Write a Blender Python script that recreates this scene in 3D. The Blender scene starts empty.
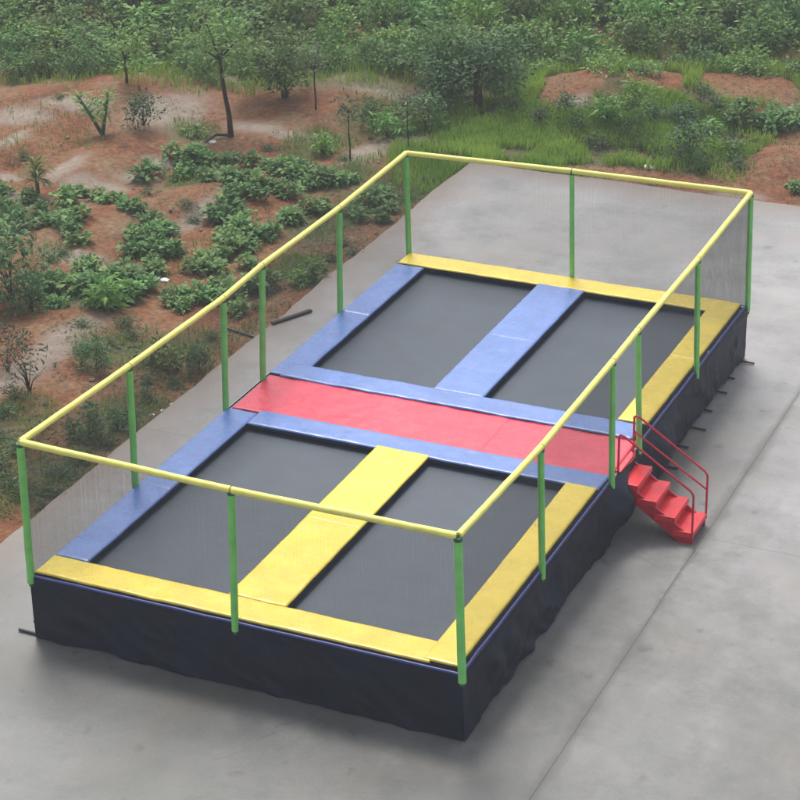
import bpy, bmesh, math, random
from mathutils import Vector, Matrix, noise
C = bpy.context.scene.collection
S = bpy.context.scene
random.seed(7)

# ------------------------------------------------------------------ camera
CAM = Vector((14.3542, -19.8826, 14.8931)); YAW, PITCH, ROLL = -0.434642, 0.44997, -0.020178; FPX = 2207.13
fwd = Vector((math.sin(YAW)*math.cos(PITCH), math.cos(YAW)*math.cos(PITCH), -math.sin(PITCH)))
r0 = Vector((math.cos(YAW), -math.sin(YAW), 0)); u0 = r0.cross(fwd)
rt = r0*math.cos(ROLL) + u0*math.sin(ROLL); up = -r0*math.sin(ROLL) + u0*math.cos(ROLL)
cd = bpy.data.cameras.new('camera'); cam = bpy.data.objects.new('camera', cd); C.objects.link(cam)
cd.sensor_width = 36; cd.sensor_fit = 'HORIZONTAL'; cd.lens = 36*FPX/800; cd.clip_end = 3000
m = Matrix((rt, up, -fwd)).transposed().to_4x4(); m.translation = CAM; cam.matrix_world = m
S.camera = cam

# ------------------------------------------------------------------ light
SUN_EL, SUN_AZ = math.radians(58), math.radians(-35)      # azimuth from +y toward +x
W = bpy.data.worlds.new('World'); S.world = W; W.use_nodes = True
nt = W.node_tree; nt.nodes.clear()
sky = nt.nodes.new('ShaderNodeTexSky'); sky.sky_type = 'NISHITA'; sky.sun_disc = False
sky.sun_elevation = SUN_EL; sky.sun_rotation = SUN_AZ; sky.air_density = 1.0; sky.dust_density = 4.0; sky.ozone_density = 1.0
hs = nt.nodes.new('ShaderNodeHueSaturation'); hs.inputs['Saturation'].default_value = 0.42
bg = nt.nodes.new('ShaderNodeBackground'); bg.inputs['Strength'].default_value = 0.15
wo = nt.nodes.new('ShaderNodeOutputWorld')
nt.links.new(sky.outputs[0], hs.inputs['Color']); nt.links.new(hs.outputs[0], bg.inputs[0]); nt.links.new(bg.outputs[0], wo.inputs[0])
sd = bpy.data.lights.new('sun', 'SUN'); sd.energy = 1.6; sd.angle = math.radians(16); sd.color = (1, .96, .9)
so = bpy.data.objects.new('sun', sd); C.objects.link(so)
sdir = Vector((math.sin(SUN_AZ)*math.cos(SUN_EL), math.cos(SUN_AZ)*math.cos(SUN_EL), math.sin(SUN_EL)))
so.rotation_euler = sdir.to_track_quat('Z', 'Y').to_euler(); so.location = (0, 0, 30)
S.view_settings.view_transform = 'Standard'; S.view_settings.look = 'None'
S.view_settings.exposure = 0.55; S.view_settings.gamma = 1; S.view_settings.use_curve_mapping = False
S.render.engine = 'CYCLES'; S.cycles.max_bounces = 6; S.cycles.transparent_max_bounces = 8

# ------------------------------------------------------------------ helpers
def at(px, py, z=0.0):
    d = fwd + rt*((px-400)/FPX) - up*((py-400)/FPX)
    t = (z-CAM.z)/d.z
    return CAM + d*t
def lin(r, g, b):
    return tuple(((c/255+.055)/1.055)**2.4 if c > 10 else c/255/12.92 for c in (r, g, b))
def mat(name, col, rough=.6, spec=.5, var=0, vscale=3, bump=0, bscale=40, coat=0, attr=None, col2=None, metal=0, trans=0):
    M = bpy.data.materials.new(name); M.use_nodes = True; n = M.node_tree; L = n.links
    b = n.nodes['Principled BSDF']; b.inputs['Roughness'].default_value = rough
    b.inputs['Specular IOR Level'].default_value = spec; b.inputs['Metallic'].default_value = metal
    b.inputs['Coat Weight'].default_value = coat; b.inputs['Coat Roughness'].default_value = .12
    b.inputs['Base Color'].default_value = (*col, 1)
    tc = n.nodes.new('ShaderNodeTexCoord')
    if var or col2:
        nz = n.nodes.new('ShaderNodeTexNoise'); nz.inputs['Scale'].default_value = vscale; nz.inputs['Detail'].default_value = 6
        L.new(tc.outputs['Object'], nz.inputs['Vector'])
        rp = n.nodes.new('ShaderNodeValToRGB'); rp.color_ramp.elements[0].position = .32; rp.color_ramp.elements[1].position = .68
        a = tuple(c*(1-var) for c in col); c2 = col2 or tuple(min(1, c*(1+var)) for c in col)
        rp.color_ramp.elements[0].color = (*a, 1); rp.color_ramp.elements[1].color = (*c2, 1)
        L.new(nz.outputs[0], rp.inputs[0]); L.new(rp.outputs[0], b.inputs['Base Color'])
    if bump:
        nb = n.nodes.new('ShaderNodeTexNoise'); nb.inputs['Scale'].default_value = bscale; nb.inputs['Detail'].default_value = 4
        L.new(tc.outputs['Object'], nb.inputs['Vector'])
        bp = n.nodes.new('ShaderNodeBump'); bp.inputs['Strength'].default_value = bump; bp.inputs['Distance'].default_value = .02
        L.new(nb.outputs[0], bp.inputs['Height']); L.new(bp.outputs[0], b.inputs['Normal'])
    return M
def leafmat(name, c1, c2, rough=.5, spec=.35, trans=.25):
    M = bpy.data.materials.new(name); M.use_nodes = True; n = M.node_tree; L = n.links
    b = n.nodes['Principled BSDF']; b.inputs['Roughness'].default_value = rough; b.inputs['Specular IOR Level'].default_value = spec
    at_ = n.nodes.new('ShaderNodeAttribute'); at_.attribute_name = 'leafvar'
    oi = n.nodes.new('ShaderNodeObjectInfo')
    mx = n.nodes.new('ShaderNodeMix'); mx.data_type = 'RGBA'
    mx.inputs[6].default_value = (*c1, 1); mx.inputs[7].default_value = (*c2, 1)
    L.new(at_.outputs['Fac'], mx.inputs[0])
    hv = n.nodes.new('ShaderNodeHueSaturation'); mr = n.nodes.new('ShaderNodeMapRange')
    mr.inputs[3].default_value = .7; mr.inputs[4].default_value = 1.3
    L.new(oi.outputs['Random'], mr.inputs[0]); mh = n.nodes.new('ShaderNodeMapRange'); mh.inputs[3].default_value = .478; mh.inputs[4].default_value = .512
    wn = n.nodes.new('ShaderNodeTexWhiteNoise'); wn.noise_dimensions = '1D'; L.new(oi.outputs['Random'], wn.inputs['W']); L.new(wn.outputs['Value'], mh.inputs[0]); L.new(mh.outputs[0], hv.inputs['Hue'])
    L.new(mr.outputs[0], hv.inputs['Value']); L.new(mx.outputs[2], hv.inputs['Color'])
    L.new(hv.outputs[0], b.inputs['Base Color'])
    tr = n.nodes.new('ShaderNodeBsdfTranslucent'); L.new(hv.outputs[0], tr.inputs['Color'])
    ms = n.nodes.new('ShaderNodeMixShader'); ms.inputs[0].default_value = trans
    L.new(b.outputs[0], ms.inputs[1]); L.new(tr.outputs[0], ms.inputs[2])
    L.new(ms.outputs[0], n.nodes['Material Output'].inputs[0])
    return M

class MB:                                         # collects faces, then links ONE mesh object
    def __init__(s): s.v = []; s.f = []; s.a = []
    def face(s, pts, var=None):
        i = len(s.v); s.v += [tuple(p) for p in pts]; s.f.append(tuple(range(i, i+len(pts)))); s.a.append(.5 if var is None else var)
    def box(s, x0, x1, y0, y1, z0, z1):
        i = len(s.v)
        s.v += [(x, y, z) for z in (z0, z1) for x, y in ((x0, y0), (x1, y0), (x1, y1), (x0, y1))]
        for f in ((0,3,2,1),(4,5,6,7),(0,1,5,4),(1,2,6,5),(2,3,7,6),(3,0,4,7)): s.f.append(tuple(i+k for k in f)); s.a.append(.5)
    def tube(s, pts, r, n=12, cap=True):
        pts = [Vector(p) for p in pts]; rr = r if isinstance(r, (list, tuple)) else [r]*len(pts)
        rings = []; prev = None
        for k, p in enumerate(pts):
            d0 = (p-pts[k-1]).normalized() if k else (pts[1]-p).normalized()
            d1 = (pts[k+1]-p).normalized() if k < len(pts)-1 else d0
            d = (d0+d1).normalized(); sc = 1/max(.5, d.dot(d0))
            if prev is None: prev = d.orthogonal().normalized()
            a = (prev - d*prev.dot(d)).normalized(); b = d.cross(a); prev = a
            i = len(s.v)
            for j in range(n):
                t = 2*math.pi*j/n; s.v.append(tuple(p + (a*math.cos(t)+b*math.sin(t))*rr[k]*sc))
            rings.append(i)
        for q in range(len(rings)-1):
            for j in range(n):
                s.f.append((rings[q]+j, rings[q]+(j+1) % n, rings[q+1]+(j+1) % n, rings[q+1]+j)); s.a.append(.5)
        if cap:
            s.f.append(tuple(rings[0]+j for j in reversed(range(n)))); s.f.append(tuple(rings[-1]+j for j in range(n))); s.a += [.5, .5]
    def build(s, name, M, parent=None, smooth=False, var=False):
        me = bpy.data.meshes.new(name); me.from_pydata(s.v, [], s.f); me.validate(); me.materials.append(M)
        if smooth: me.polygons.foreach_set('use_smooth', [True]*len(me.polygons))
        if var:
            at_ = me.attributes.new('leafvar', 'FLOAT', 'FACE'); at_.data.foreach_set('value', s.a)
        o = bpy.data.objects.new(name, me); C.objects.link(o)
        if parent is not None:
            o.parent = parent; o.matrix_parent_inverse = parent.matrix_world.inverted() if False else Matrix.Translation(-parent.location)
        return o
def smooth_by_angle(o, deg=40):
    me = o.data; me.polygons.foreach_set('use_smooth', [True]*len(me.polygons)); me.set_sharp_from_angle(angle=math.radians(deg))
def tag(o, label, cat, group=None):
    o['label'] = label; o['category'] = cat
    if group: o['group'] = group
def empty(name, loc, label, cat, group=None):
    o = bpy.data.objects.new(name, None); C.objects.link(o); o.location = loc; o.empty_display_size = .2; tag(o, label, cat, group); return o
def nz(x, y, z=0): return noise.noise(Vector((x, y, z)))

# ------------------------------------------------------------------ soil and concrete
SX, SY = -1.85, 18.55                              # left and far edge of the concrete
mounds = []                                       # (x, y, rx, ry, height)
for px, py, rx, ry, h in ((100,160,.9,1.3,.22),(0,152,.9,1.2,.2),(140,128,.8,1.2,.18),(165,150,.7,.9,.12),(240,190,.9,1.3,.14),(110,215,1.1,1.3,.18),(60,100,1.8,2.2,.3),
                           (190,195,.7,1.0,.14),(70,320,.9,1.1,.12),(580,100,1.6,2.0,.45),(650,95,1.3,1.5,.4),(750,95,1.6,1.8,.4),(785,165,.8,1.2,.25),(390,85,1.6,2.2,.3),(30,345,.8,1.,.1),
                           (300,100,1.4,2.,.22),(170,90,1.5,2.2,.25)):
    p = at(px, py); mounds.append((p.x, p.y, rx, ry, h))
sands = []
for px, py, rx, ry in ((66,168,.35,.8),(82,180,.55,.35),(108,183,.5,.3),(135,174,.5,.3),(158,160,.4,.3),(12,142,.25,.7),(8,172,.4,.2),(15,191,.7,.25),(255,126,.8,.3),(295,134,.9,.3),(365,150,.4,1.1),
                       (405,132,.7,.5),(75,112,1.0,.4),(20,120,.9,.5),(170,115,.8,1.4),(75,252,.8,.35),(110,262,.5,.3),(195,215,.3,1.1),(60,345,.4,1.6),(385,98,1.4,.4),(330,85,1.8,.35),(235,80,1.6,.3),(575,120,.3,.8),(640,205,.8,.2),(740,190,.6,.3),(20,370,.4,.8)):
    p = at(px, py); sands.append((p.x, p.y, rx, ry))
greens = []                                       # grassy ground: (x, y, rx, ry, weight)
for px, py, rx, ry in ((490,135,1.9,4.2),(560,145,2.0,3.0),(620,125,1.6,3.0),(690,135,1.8,2.6),(540,105,1.5,2.2),(380,190,.9,1.6),(330,215,.7,1.8),(300,262,.7,.9),(395,120,1.3,1.4),(420,185,.5,1.5),
                       (195,130,.7,.7),(320,140,.8,1.1),(190,175,.6,.8),(90,300,.9,.6),(120,345,.9,.8),(180,345,.7,.9),(0,430,.8,1.4),(40,470,.8,1.2),(120,410,.8,1.0),(350,170,.6,1.4),(610,70,6,3),(200,62,8,1.8),(30,210,.8,1.),(420,60,5,3.)):
    p = at(px, py); greens.append((p.x, p.y, rx, ry))
bare = []                                         # banks and strips where nothing grows
for px, py, rx, ry in ((577,100,.7,1.3),(655,96,.6,.9),(752,97,1.1,.9),(645,173,1.9,.5),(557,92,.3,.5),(725,192,1.4,.4),(480,178,.5,.5),(790,160,.7,1.6)):
    p = at(px, py); bare.append((p.x, p.y, rx, ry))
def is_bare(x, y): return any(((x-b[0])/b[2])**2+((y-b[1])/b[3])**2 < 1+.5*noise.noise(Vector((x*1.5, y*1.5, 77))) for b in bare)
def blob(lst, x, y):
    w = 0
    for b in lst:
        d = ((x-b[0])/b[2])**2 + ((y-b[1])/b[3])**2
        if d < 2.2: w = max(w, math.exp(-1.6*d*d) if d > .0 else 1)
    return w
def soil_h(x, y):
    h = -.1
    if x > SX-.05 and y < SY+.05: return -.11
    e = max(SX-x, y-SY, 0); k = min(1, e/1.0)
    h += k*(.07*nz(x*.35, y*.35) + .05*nz(x*1.1, y*1.1, 3) + .03*nz(x*2.9, y*2.9, 5)) + .018*nz(x*7, y*7, 9)*min(1, e*3)
    for b in mounds:
        d = ((x-b[0])/b[2])**2 + ((y-b[1])/b[3])**2
        if d < 4: h += b[4]*math.exp(-1.2*d*math.sqrt(d))*k
    return h - .01
def axis(a, b, step, far):
    o = []; x = a
    while x <= b: o.append(x); x += step
    s = step; lo = []; y = a
    while y > -far: s *= 1.35; y -= s; lo.append(y)
    s = step; hi = []; y = o[-1]
    while y < far: s *= 1.35; y += s; hi.append(y)
    return list(reversed(lo)) + o + hi
xs = axis(-20, 8, .11, 900); ys = axis(-3, 36, .13, 900)
verts = []; sa = []; ga = []
for y in ys:
    for x in xs:
        verts.append((x, y, soil_h(x, y)))
        inn = -21 < x < 9 and -4 < y < 37
        sa.append(blob(sands, x, y) if inn else 0); ga.append((0 if is_bare(x, y) else blob(greens, x, y)) if inn else (.9 if y > 30 else .3))
nx = len(xs); faces = [(j*nx+i, j*nx+i+1, (j+1)*nx+i+1, (j+1)*nx+i) for j in range(len(ys)-1) for i in range(nx-1)]
me = bpy.data.meshes.new('soil_ground'); me.from_pydata(verts, [], faces)
me.attributes.new('sand', 'FLOAT', 'POINT').data.foreach_set('value', sa)
me.attributes.new('green', 'FLOAT', 'POINT').data.foreach_set('value', ga)
me.polygons.foreach_set('use_smooth', [True]*len(faces))
soil = bpy.data.objects.new('soil_ground', me); C.objects.link(soil); soil['kind'] = 'structure'
M = bpy.data.materials.new('soil'); M.use_nodes = True; n = M.node_tree; L = n.links; b = n.nodes['Principled BSDF']
b.inputs['Roughness'].default_value = .95; b.inputs['Specular IOR Level'].default_value = .2
tc = n.nodes.new('ShaderNodeTexCoord')
def N(scale, det=6, rough=.6):
    q = n.nodes.new('ShaderNodeTexNoise'); q.inputs['Scale'].default_value = scale; q.inputs['Detail'].default_value = det; q.inputs['Roughness'].default_value = rough
    L.new(tc.outputs['Object'], q.inputs['Vector']); return q.outputs[0]
def ramp(src, *els):
    q = n.nodes.new('ShaderNodeValToRGB'); e = q.color_ramp.elements
    while len(e) < len(els): e.new(.5)
    for k, (p, c) in enumerate(els): e[k].position = p; e[k].color = (*c, 1)
    L.new(src, q.inputs[0]); return q.outputs[0]
def mixc(f, a, c):
    q = n.nodes.new('ShaderNodeMix'); q.data_type = 'RGBA'
    L.new(f, q.inputs[0]); L.new(a, q.inputs[6]); L.new(c, q.inputs[7]); return q.outputs[2]
def mth(op, a, c):
    q = n.nodes.new('ShaderNodeMath'); q.operation = op; q.use_clamp = True
    for i, v in enumerate((a, c)):
        if isinstance(v, (int, float)): q.inputs[i].default_value = v
        else: L.new(v, q.inputs[i])
    return q.outputs[0]
base = ramp(N(.8, 9, .65), (.32, (.10, .052, .03)), (.43, (.21, .085, .042)), (.55, (.215, .118, .066)), (.68, (.24, .17, .105)))
fine = ramp(N(9, 8, .75), (.33, (.5, .5, .5)), (.5, (.95, .93, .9)), (.66, (1.45, 1.4, 1.3)))
mul = n.nodes.new('ShaderNodeMix'); mul.data_type = 'RGBA'; mul.blend_type = 'MULTIPLY'; mul.inputs[0].default_value = 1
L.new(base, mul.inputs[6]); L.new(fine, mul.inputs[7])
sat_ = n.nodes.new('ShaderNodeAttribute'); sat_.attribute_name = 'sand'
gat_ = n.nodes.new('ShaderNodeAttribute'); gat_.attribute_name = 'green'
sandc = ramp(N(6, 6), (.3, (.24, .185, .145)), (.7, (.34, .29, .24)))
grc = ramp(N(14, 6), (.35, (.045, .07, .025)), (.65, (.12, .12, .06)))
c1 = mixc(mth('MULTIPLY', sat_.outputs['Fac'], mth('MULTIPLY', N(3.5), 2.3)), mul.outputs[2], sandc)
c2 = mixc(mth('MULTIPLY', gat_.outputs['Fac'], mth('MULTIPLY', N(2.2), 1.7)), c1, grc)
L.new(c2, b.inputs['Base Color'])
bp = n.nodes.new('ShaderNodeBump'); bp.inputs['Strength'].default_value = .8; bp.inputs['Distance'].default_value = .05
L.new(N(14, 8, .7), bp.inputs['Height']); L.new(bp.outputs[0], b.inputs['Normal'])
me.materials.append(M)

# concrete yard: panels divided by narrow joints
M = bpy.data.materials.new('concrete'); M.use_nodes = True; n = M.node_tree; L = n.links; b = n.nodes['Principled BSDF']
tc = n.nodes.new('ShaderNodeTexCoord')
big = ramp(N(.22, 7, .6), (.34, (.175, .174, .166)), (.5, (.245, .242, .24)), (.66, (.32, .314, .318)))
stn = ramp(N(1.1, 9, .7), (.30, (.66, .66, .63)), (.5, (.93, .93, .93)), (.66, (1.14, 1.12, 1.15)))
spk = ramp(N(30, 6, .8), (.3, (.86, .86, .86)), (.7, (1.1, 1.1, 1.1)))
def mulc(a, c):
    q = n.nodes.new('ShaderNodeMix'); q.data_type = 'RGBA'; q.blend_type = 'MULTIPLY'; q.inputs[0].default_value = 1
    L.new(a, q.inputs[6]); L.new(c, q.inputs[7]); return q.outputs[2]
# scattered small dark stains with shapes of their own
ns = N(2.3, 3, .5)
spot = ramp(ns, (.66, (1, 1, 1)), (.74, (.68, .67, .64)))
sep = n.nodes.new('ShaderNodeSeparateXYZ'); L.new(tc.outputs['Object'], sep.inputs[0])
def mm(op, a, c, cl=False):
    q = n.nodes.new('ShaderNodeMath'); q.operation = op; q.use_clamp = cl
    for i, v in enumerate((a, c)):
        if isinstance(v, (int, float)): q.inputs[i].default_value = v
        else: L.new(v, q.inputs[i])
    return q.outputs[0]
# dirt that has gathered in and along the long joint, uneven in width
wob = mm('MULTIPLY', mm('SUBTRACT', N(1.3, 5, .6), .5), .22)
dj = mm('ABSOLUTE', mm('SUBTRACT', mm('ADD', sep.outputs[0], mm('MULTIPLY', wob, .25)), 7.0), 0)
wid = mm('ADD', .015, mm('MULTIPLY', mm('SUBTRACT', N(.8, 5, .7), .36, True), .6))
dirt = mm('SUBTRACT', 1, mm('DIVIDE', dj, wid), True)
dirt = mm('MULTIPLY', dirt, .72)
ex = mm('SUBTRACT', 1, mm('DIVIDE', mm('SUBTRACT', sep.outputs[0], SX), mm('MULTIPLY', N(1.6, 6, .65), 1.5)), True)
ey = mm('SUBTRACT', 1, mm('DIVIDE', mm('SUBTRACT', SY, sep.outputs[1]), mm('MULTIPLY', N(1.1, 6, .65), 1.9)), True)
spill = mm('MULTIPLY', mm('MAXIMUM', ex, ey), .75)
vor = n.nodes.new('ShaderNodeTexVoronoi'); vor.feature = 'DISTANCE_TO_EDGE'; vor.inputs['Scale'].default_value = .16
wv_ = n.nodes.new('ShaderNodeVectorMath'); wv_.operation = 'ADD'
nw = n.nodes.new('ShaderNodeTexNoise'); nw.inputs['Scale'].default_value = 1.6; nw.inputs['Detail'].default_value = 7; L.new(tc.outputs['Object'], nw.inputs['Vector'])
sc_ = n.nodes.new('ShaderNodeVectorMath'); sc_.operation = 'SCALE'; sc_.inputs['Scale'].default_value = .5; L.new(nw.outputs['Color'], sc_.inputs[0])
L.new(tc.outputs['Object'], wv_.inputs[0]); L.new(sc_.outputs[0], wv_.inputs[1]); L.new(wv_.outputs[0], vor.inputs['Vector'])
crack = mm('MULTIPLY', mm('SUBTRACT', 1, mm('DIVIDE', vor.outputs['Distance'], .0022), True), mm('MULTIPLY', mm('SUBTRACT', N(.35, 3), .5, True), 5.0, True))
dirt = mm('MAXIMUM', dirt, mm('MULTIPLY', crack, .6))
# concrete colour gets darker towards the near part of the yard, broken up by noise
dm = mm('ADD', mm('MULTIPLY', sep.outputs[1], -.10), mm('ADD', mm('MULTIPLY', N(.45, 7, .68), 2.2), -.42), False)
near_dark = ramp(dm, (.15, (1, 1, 1)), (.42, (.76, .77, .745)), (.6, (.62, .635, .61)), (.95, (.46, .485, .46)))
brn = ramp(N(.55, 8, .72), (.5, (1, 1, 1)), (.62, (.90, .86, .80)), (.72, (.74, .69, .62)))
allc = mulc(mulc(mulc(mulc(mulc(big, stn), spk), spot), near_dark), brn)
dc = n.nodes.new('ShaderNodeMix'); dc.data_type = 'RGBA'; L.new(dirt, dc.inputs[0]); L.new(allc, dc.inputs[6]); dc.inputs[7].default_value = (.07, .068, .06, 1)
d2 = n.nodes.new('ShaderNodeMix'); d2.data_type = 'RGBA'; L.new(spill, d2.inputs[0]); L.new(dc.outputs[2], d2.inputs[6]); d2.inputs[7].default_value = (.15, .105, .075, 1); dc = d2
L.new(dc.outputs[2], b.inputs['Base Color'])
rr = ramp(N(.5, 6), (.35, (.34,)*3), (.65, (.58,)*3)); L.new(rr, b.inputs['Roughness'])
b.inputs['Specular IOR Level'].default_value = .45
bp = n.nodes.new('ShaderNodeBump'); bp.inputs['Strength'].default_value = .25; bp.inputs['Distance'].default_value = .01
L.new(N(25, 8, .7), bp.inputs['Height']); L.new(bp.outputs[0], b.inputs['Normal'])
conc = M
def wj(t, k): return .016*nz(t*.9, k) + .007*nz(t*4.5, k+2)
def ragged(t, k): return .035*nz(t*1.7, k) + .05*nz(t*.45, k+5) + .012*nz(t*7, k+9)
m_ = MB()
xj = [SX, 7.0, 15.5, 24, 33, 60]; yj = [-60, -40, -22, -6.6, 5.72, SY]
for i in range(len(xj)-1):
    for j in range(len(yj)-1):
        x0, x1, y0, y1 = xj[i], xj[i+1], yj[j], yj[j+1]
        g = .0018
        a0 = x0 + (g if i else 0); a1 = x1 - g; b0 = y0 + g; b1 = y1 - (g if j < len(yj)-2 else 0)
        # outline with ragged outer edges
        pts = []
        K = 160
        for k in range(K): x = a0+(a1-a0)*k/K; pts.append((x, b0 + wj(x, j*7)))
        for k in range(K): y = b0+(b1-b0)*k/K; pts.append((a1 + wj(y, (i+1)*9+.5), y))
        for k in range(K):
            x = a1+(a0-a1)*k/K; pts.append((x, b1 + (ragged(x, 20) if j == len(yj)-2 else wj(x, (j+1)*7))))
        for k in range(K):
            y = b1+(b0-b1)*k/K; pts.append((a0 + (ragged(y, 2) if i == 0 else wj(y, i*9+.5)), y))
        m_.face([(x, y, 0) for x, y in pts])
        q = len(pts)
        for k in range(q):
            (xa, ya), (xb, yb) = pts[k], pts[(k+1) % q]
            m_.face([(xa, ya, -.13), (xb, yb, -.13), (xb, yb, 0), (xa, ya, 0)])
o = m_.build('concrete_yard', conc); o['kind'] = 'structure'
me = o.data; bm = bmesh.new(); bm.from_mesh(me); bmesh.ops.remove_doubles(bm, verts=bm.verts, dist=1e-5); bmesh.ops.recalc_face_normals(bm, faces=bm.faces); bm.to_mesh(me); bm.free()

# ------------------------------------------------------------------ trampoline
H = .928; WX, LY = 5.824, 11.56
def vinyl(name, col, var=.09):
    M = mat(name, col, rough=.24, spec=.5, var=var, vscale=2.6, bump=.35, bscale=7)
    n = M.node_tree; L = n.links; b = n.nodes['Principled BSDF']; tc = n.nodes['Texture Coordinate']
    src = b.inputs['Base Color'].links[0].from_socket
    q = n.nodes.new('ShaderNodeTexNoise'); q.inputs['Scale'].default_value = 3.2; q.inputs['Detail'].default_value = 9; q.inputs['Roughness'].default_value = .75; L.new(tc.outputs['Object'], q.inputs['Vector'])
    r = n.nodes.new('ShaderNodeValToRGB'); r.color_ramp.elements[0].position = .54; r.color_ramp.elements[1].position = .78
    r.color_ramp.elements[0].color = (0, 0, 0, 1); r.color_ramp.elements[1].color = (.22, .22, .22, 1); L.new(q.outputs[0], r.inputs[0])
    x = n.nodes.new('ShaderNodeMix'); x.data_type = 'RGBA'; L.new(r.outputs[0], x.inputs[0]); L.new(src, x.inputs[6]); x.inputs[7].default_value = (.20, .17, .14, 1); L.new(x.outputs[2], b.inputs['Base Color'])
    r2 = n.nodes.new('ShaderNodeMapRange'); r2.inputs[1].default_value = .35; r2.inputs[2].default_value = .7; r2.inputs[3].default_value = .18; r2.inputs[4].default_value = .42; L.new(q.outputs[0], r2.inputs[0]); L.new(r2.outputs[0], b.inputs['Roughness'])
    return M
V_BLUE = vinyl('blue_vinyl', (.125, .215, .50)); V_YEL = vinyl('yellow_vinyl', (.82, .62, .055)); V_RED = vinyl('red_vinyl', (.66, .045, .085))
V_NAVY = mat('navy_fabric', (.012, .018, .05), rough=.65, spec=.3, var=.2, vscale=4)
V_TRIM = mat('blue_binding', (.045, .06, .26), rough=.4, spec=.5)
BEDM = mat('black_mesh_mat', (.021, .038, .060), rough=.42, spec=.4, var=.14, vscale=2.4, bump=.15, bscale=60)
FG = mat('green_foam', (.22, .64, .16), rough=.42, spec=.35, var=.12, vscale=5, bump=.15, bscale=25)
FY = mat('yellow_foam', (.86, .81, .20), rough=.5, spec=.35, var=.08, vscale=6, bump=.12, bscale=25)
STEEL = mat('galvanised_steel', (.22, .23, .24), rough=.45, metal=.8, var=.15)
BLACK = mat('black_steel', (.012, .014, .018), rough=.5)
SKM = mat('skirt_fabric', (.0048, .009, .024), rough=.55, spec=.25, var=.25, vscale=1.4, bump=.3, bscale=18)
CLAMP = mat('dark_green_clamp', (.02, .12, .04), rough=.5)
NETM = mat('net_cord', (.028, .030, .034), rough=.7, spec=.3)
RED = mat('red_paint', (.72, .012, .03), rough=.33, spec=.5, var=.1, vscale=6, coat=.3)
REDD = mat('dark_red_paint', (.52, .014, .04), rough=.35, spec=.5, var=.12, vscale=8)

T = empty('trampoline', (WX/2, LY/2, 0), 'large rectangular four bed trampoline with yellow, blue and red pads inside a netted enclosure', 'trampoline')
def lab(o, s): o['label'] = s; return o
def pad(name, M, x0, x1, y0, y1, z0, z1, parent=T, seed=0, wr=.006, seams=(), label=None, flap=None):
    nxx = max(6, int((x1-x0)/.045)); nyy = max(6, int((y1-y0)/.045)); rd = .022
    def params(a, b, k, sm):
        ts = [a, a+.006, a+rd] + [a+rd+(b-a-2*rd)*i/k for i in range(1, k)] + [b-rd, b-.006, b]
        for s in sm: ts += [s-.012, s, s+.012]
        return sorted(set(ts))
    X = params(x0, x1, nxx, [s for a, s in seams if a == 'x']); Y = params(y0, y1, nyy, [s for a, s in seams if a == 'y'])
    vs = []; 
    for y in Y:
        for x in X:
            e = min(x-x0, x1-x, y-y0, y1-y)
            z = z1 + wr*(nz(x*2.1+seed, y*2.1, seed)*1.3 + nz(x*6+seed, y*6, seed+4)*.6 + (.35-1.6*abs(nz(x*3.3+seed, y*3.3, seed+8)))*.5)
            if e < rd: z -= rd*(1-math.sqrt(max(0, 1-((rd-e)/rd)**2)))
            for a, s in seams:
                if abs((x if a == 'x' else y)-s) < .005: z -= .005
            vs.append((x, y, z))
    w = len(X); f = [(j*w+i, j*w+i+1, (j+1)*w+i+1, (j+1)*w+i) for j in range(len(Y)-1) for i in range(w-1)]
    ring = [i for i in range(w)] + [j*w+w-1 for j in range(1, len(Y))] + [(len(Y)-1)*w+i for i in range(w-2, -1, -1)] + [j*w for j in range(len(Y)-2, 0, -1)]
    k0 = len(vs)
    for i in ring: vs.append((vs[i][0], vs[i][1], z0))
    R_ = len(ring)
    for k in range(R_): f.append((ring[(k+1) % R_], ring[k], k0+k, k0+(k+1) % R_))
    f.append(tuple(k0+k for k in reversed(range(R_))))
    me = bpy.data.meshes.new(name); me.from_pydata(vs, [], f); me.materials.append(M)
    # navy underside band on the rim
    me.materials.append(V_NAVY)
    nt_ = (len(Y)-1)*(w-1)
    for p in me.polygons[nt_:]: p.material_index = 1
    for p in me.polygons[:nt_]: p.use_smooth = True
    o = bpy.data.objects.new(name, me); C.objects.link(o); o.parent = parent; o.matrix_parent_inverse = Matrix.Translation(-parent.location)
    if label: o['label'] = label
    return o
zt = H+.035; zb = H-.03
# pads (z order follows overlap in the photo)
pad('side_pad', V_BLUE, .0, .49, .49, 5.12, zb, zt, seed=1, seams=[('y', 2.6)], label='blue pad along the left side of the near section')
pad('side_pad', V_BLUE, .0, .49, 6.42, 11.03, zb, zt, seed=2, seams=[('y', 8.9)], label='blue pad along the left side of the far section')
pad('cross_pad', V_BLUE, .494, 5.80, 4.77, 5.22, zb, zt+.003, seed=3, wr=.009, label='blue pad across the near edge of the red runway')
pad('cross_pad', V_BLUE, .2, 5.72, 6.36, 6.83, zb-.02, zt+.012, seed=4, wr=.009, label='blue pad across the far edge of the red runway')
pad('runway_mat', V_RED, .03, 5.80, 5.18, 6.38, zb-.03, zt-.018, seed=5, wr=.008, seams=[('x', 1.95), ('x', 3.9)])
pad('end_pad', V_YEL, .0, 5.42, .02, .485, zb, zt+.004, seed=6, seams=[('x', 2.9)], label='yellow pad along the near end')
pad('end_pad', V_YEL, .0, 5.60, 11.06, 11.54, zb, zt+.006, seed=7, seams=[('x', 3.0)], label='yellow pad along the far end')
pad('side_pad', V_YEL, 5.33, 5.775, .06, 4.80, zb, zt+.014, seed=8, label='yellow pad along the right side of the near section')
pad('side_pad', V_YEL, 5.33, 5.775, 6.86, 11.5, zb, zt+.016, seed=9, seams=[('y', 9.2)], label='yellow pad along the right side of the far section')
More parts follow.
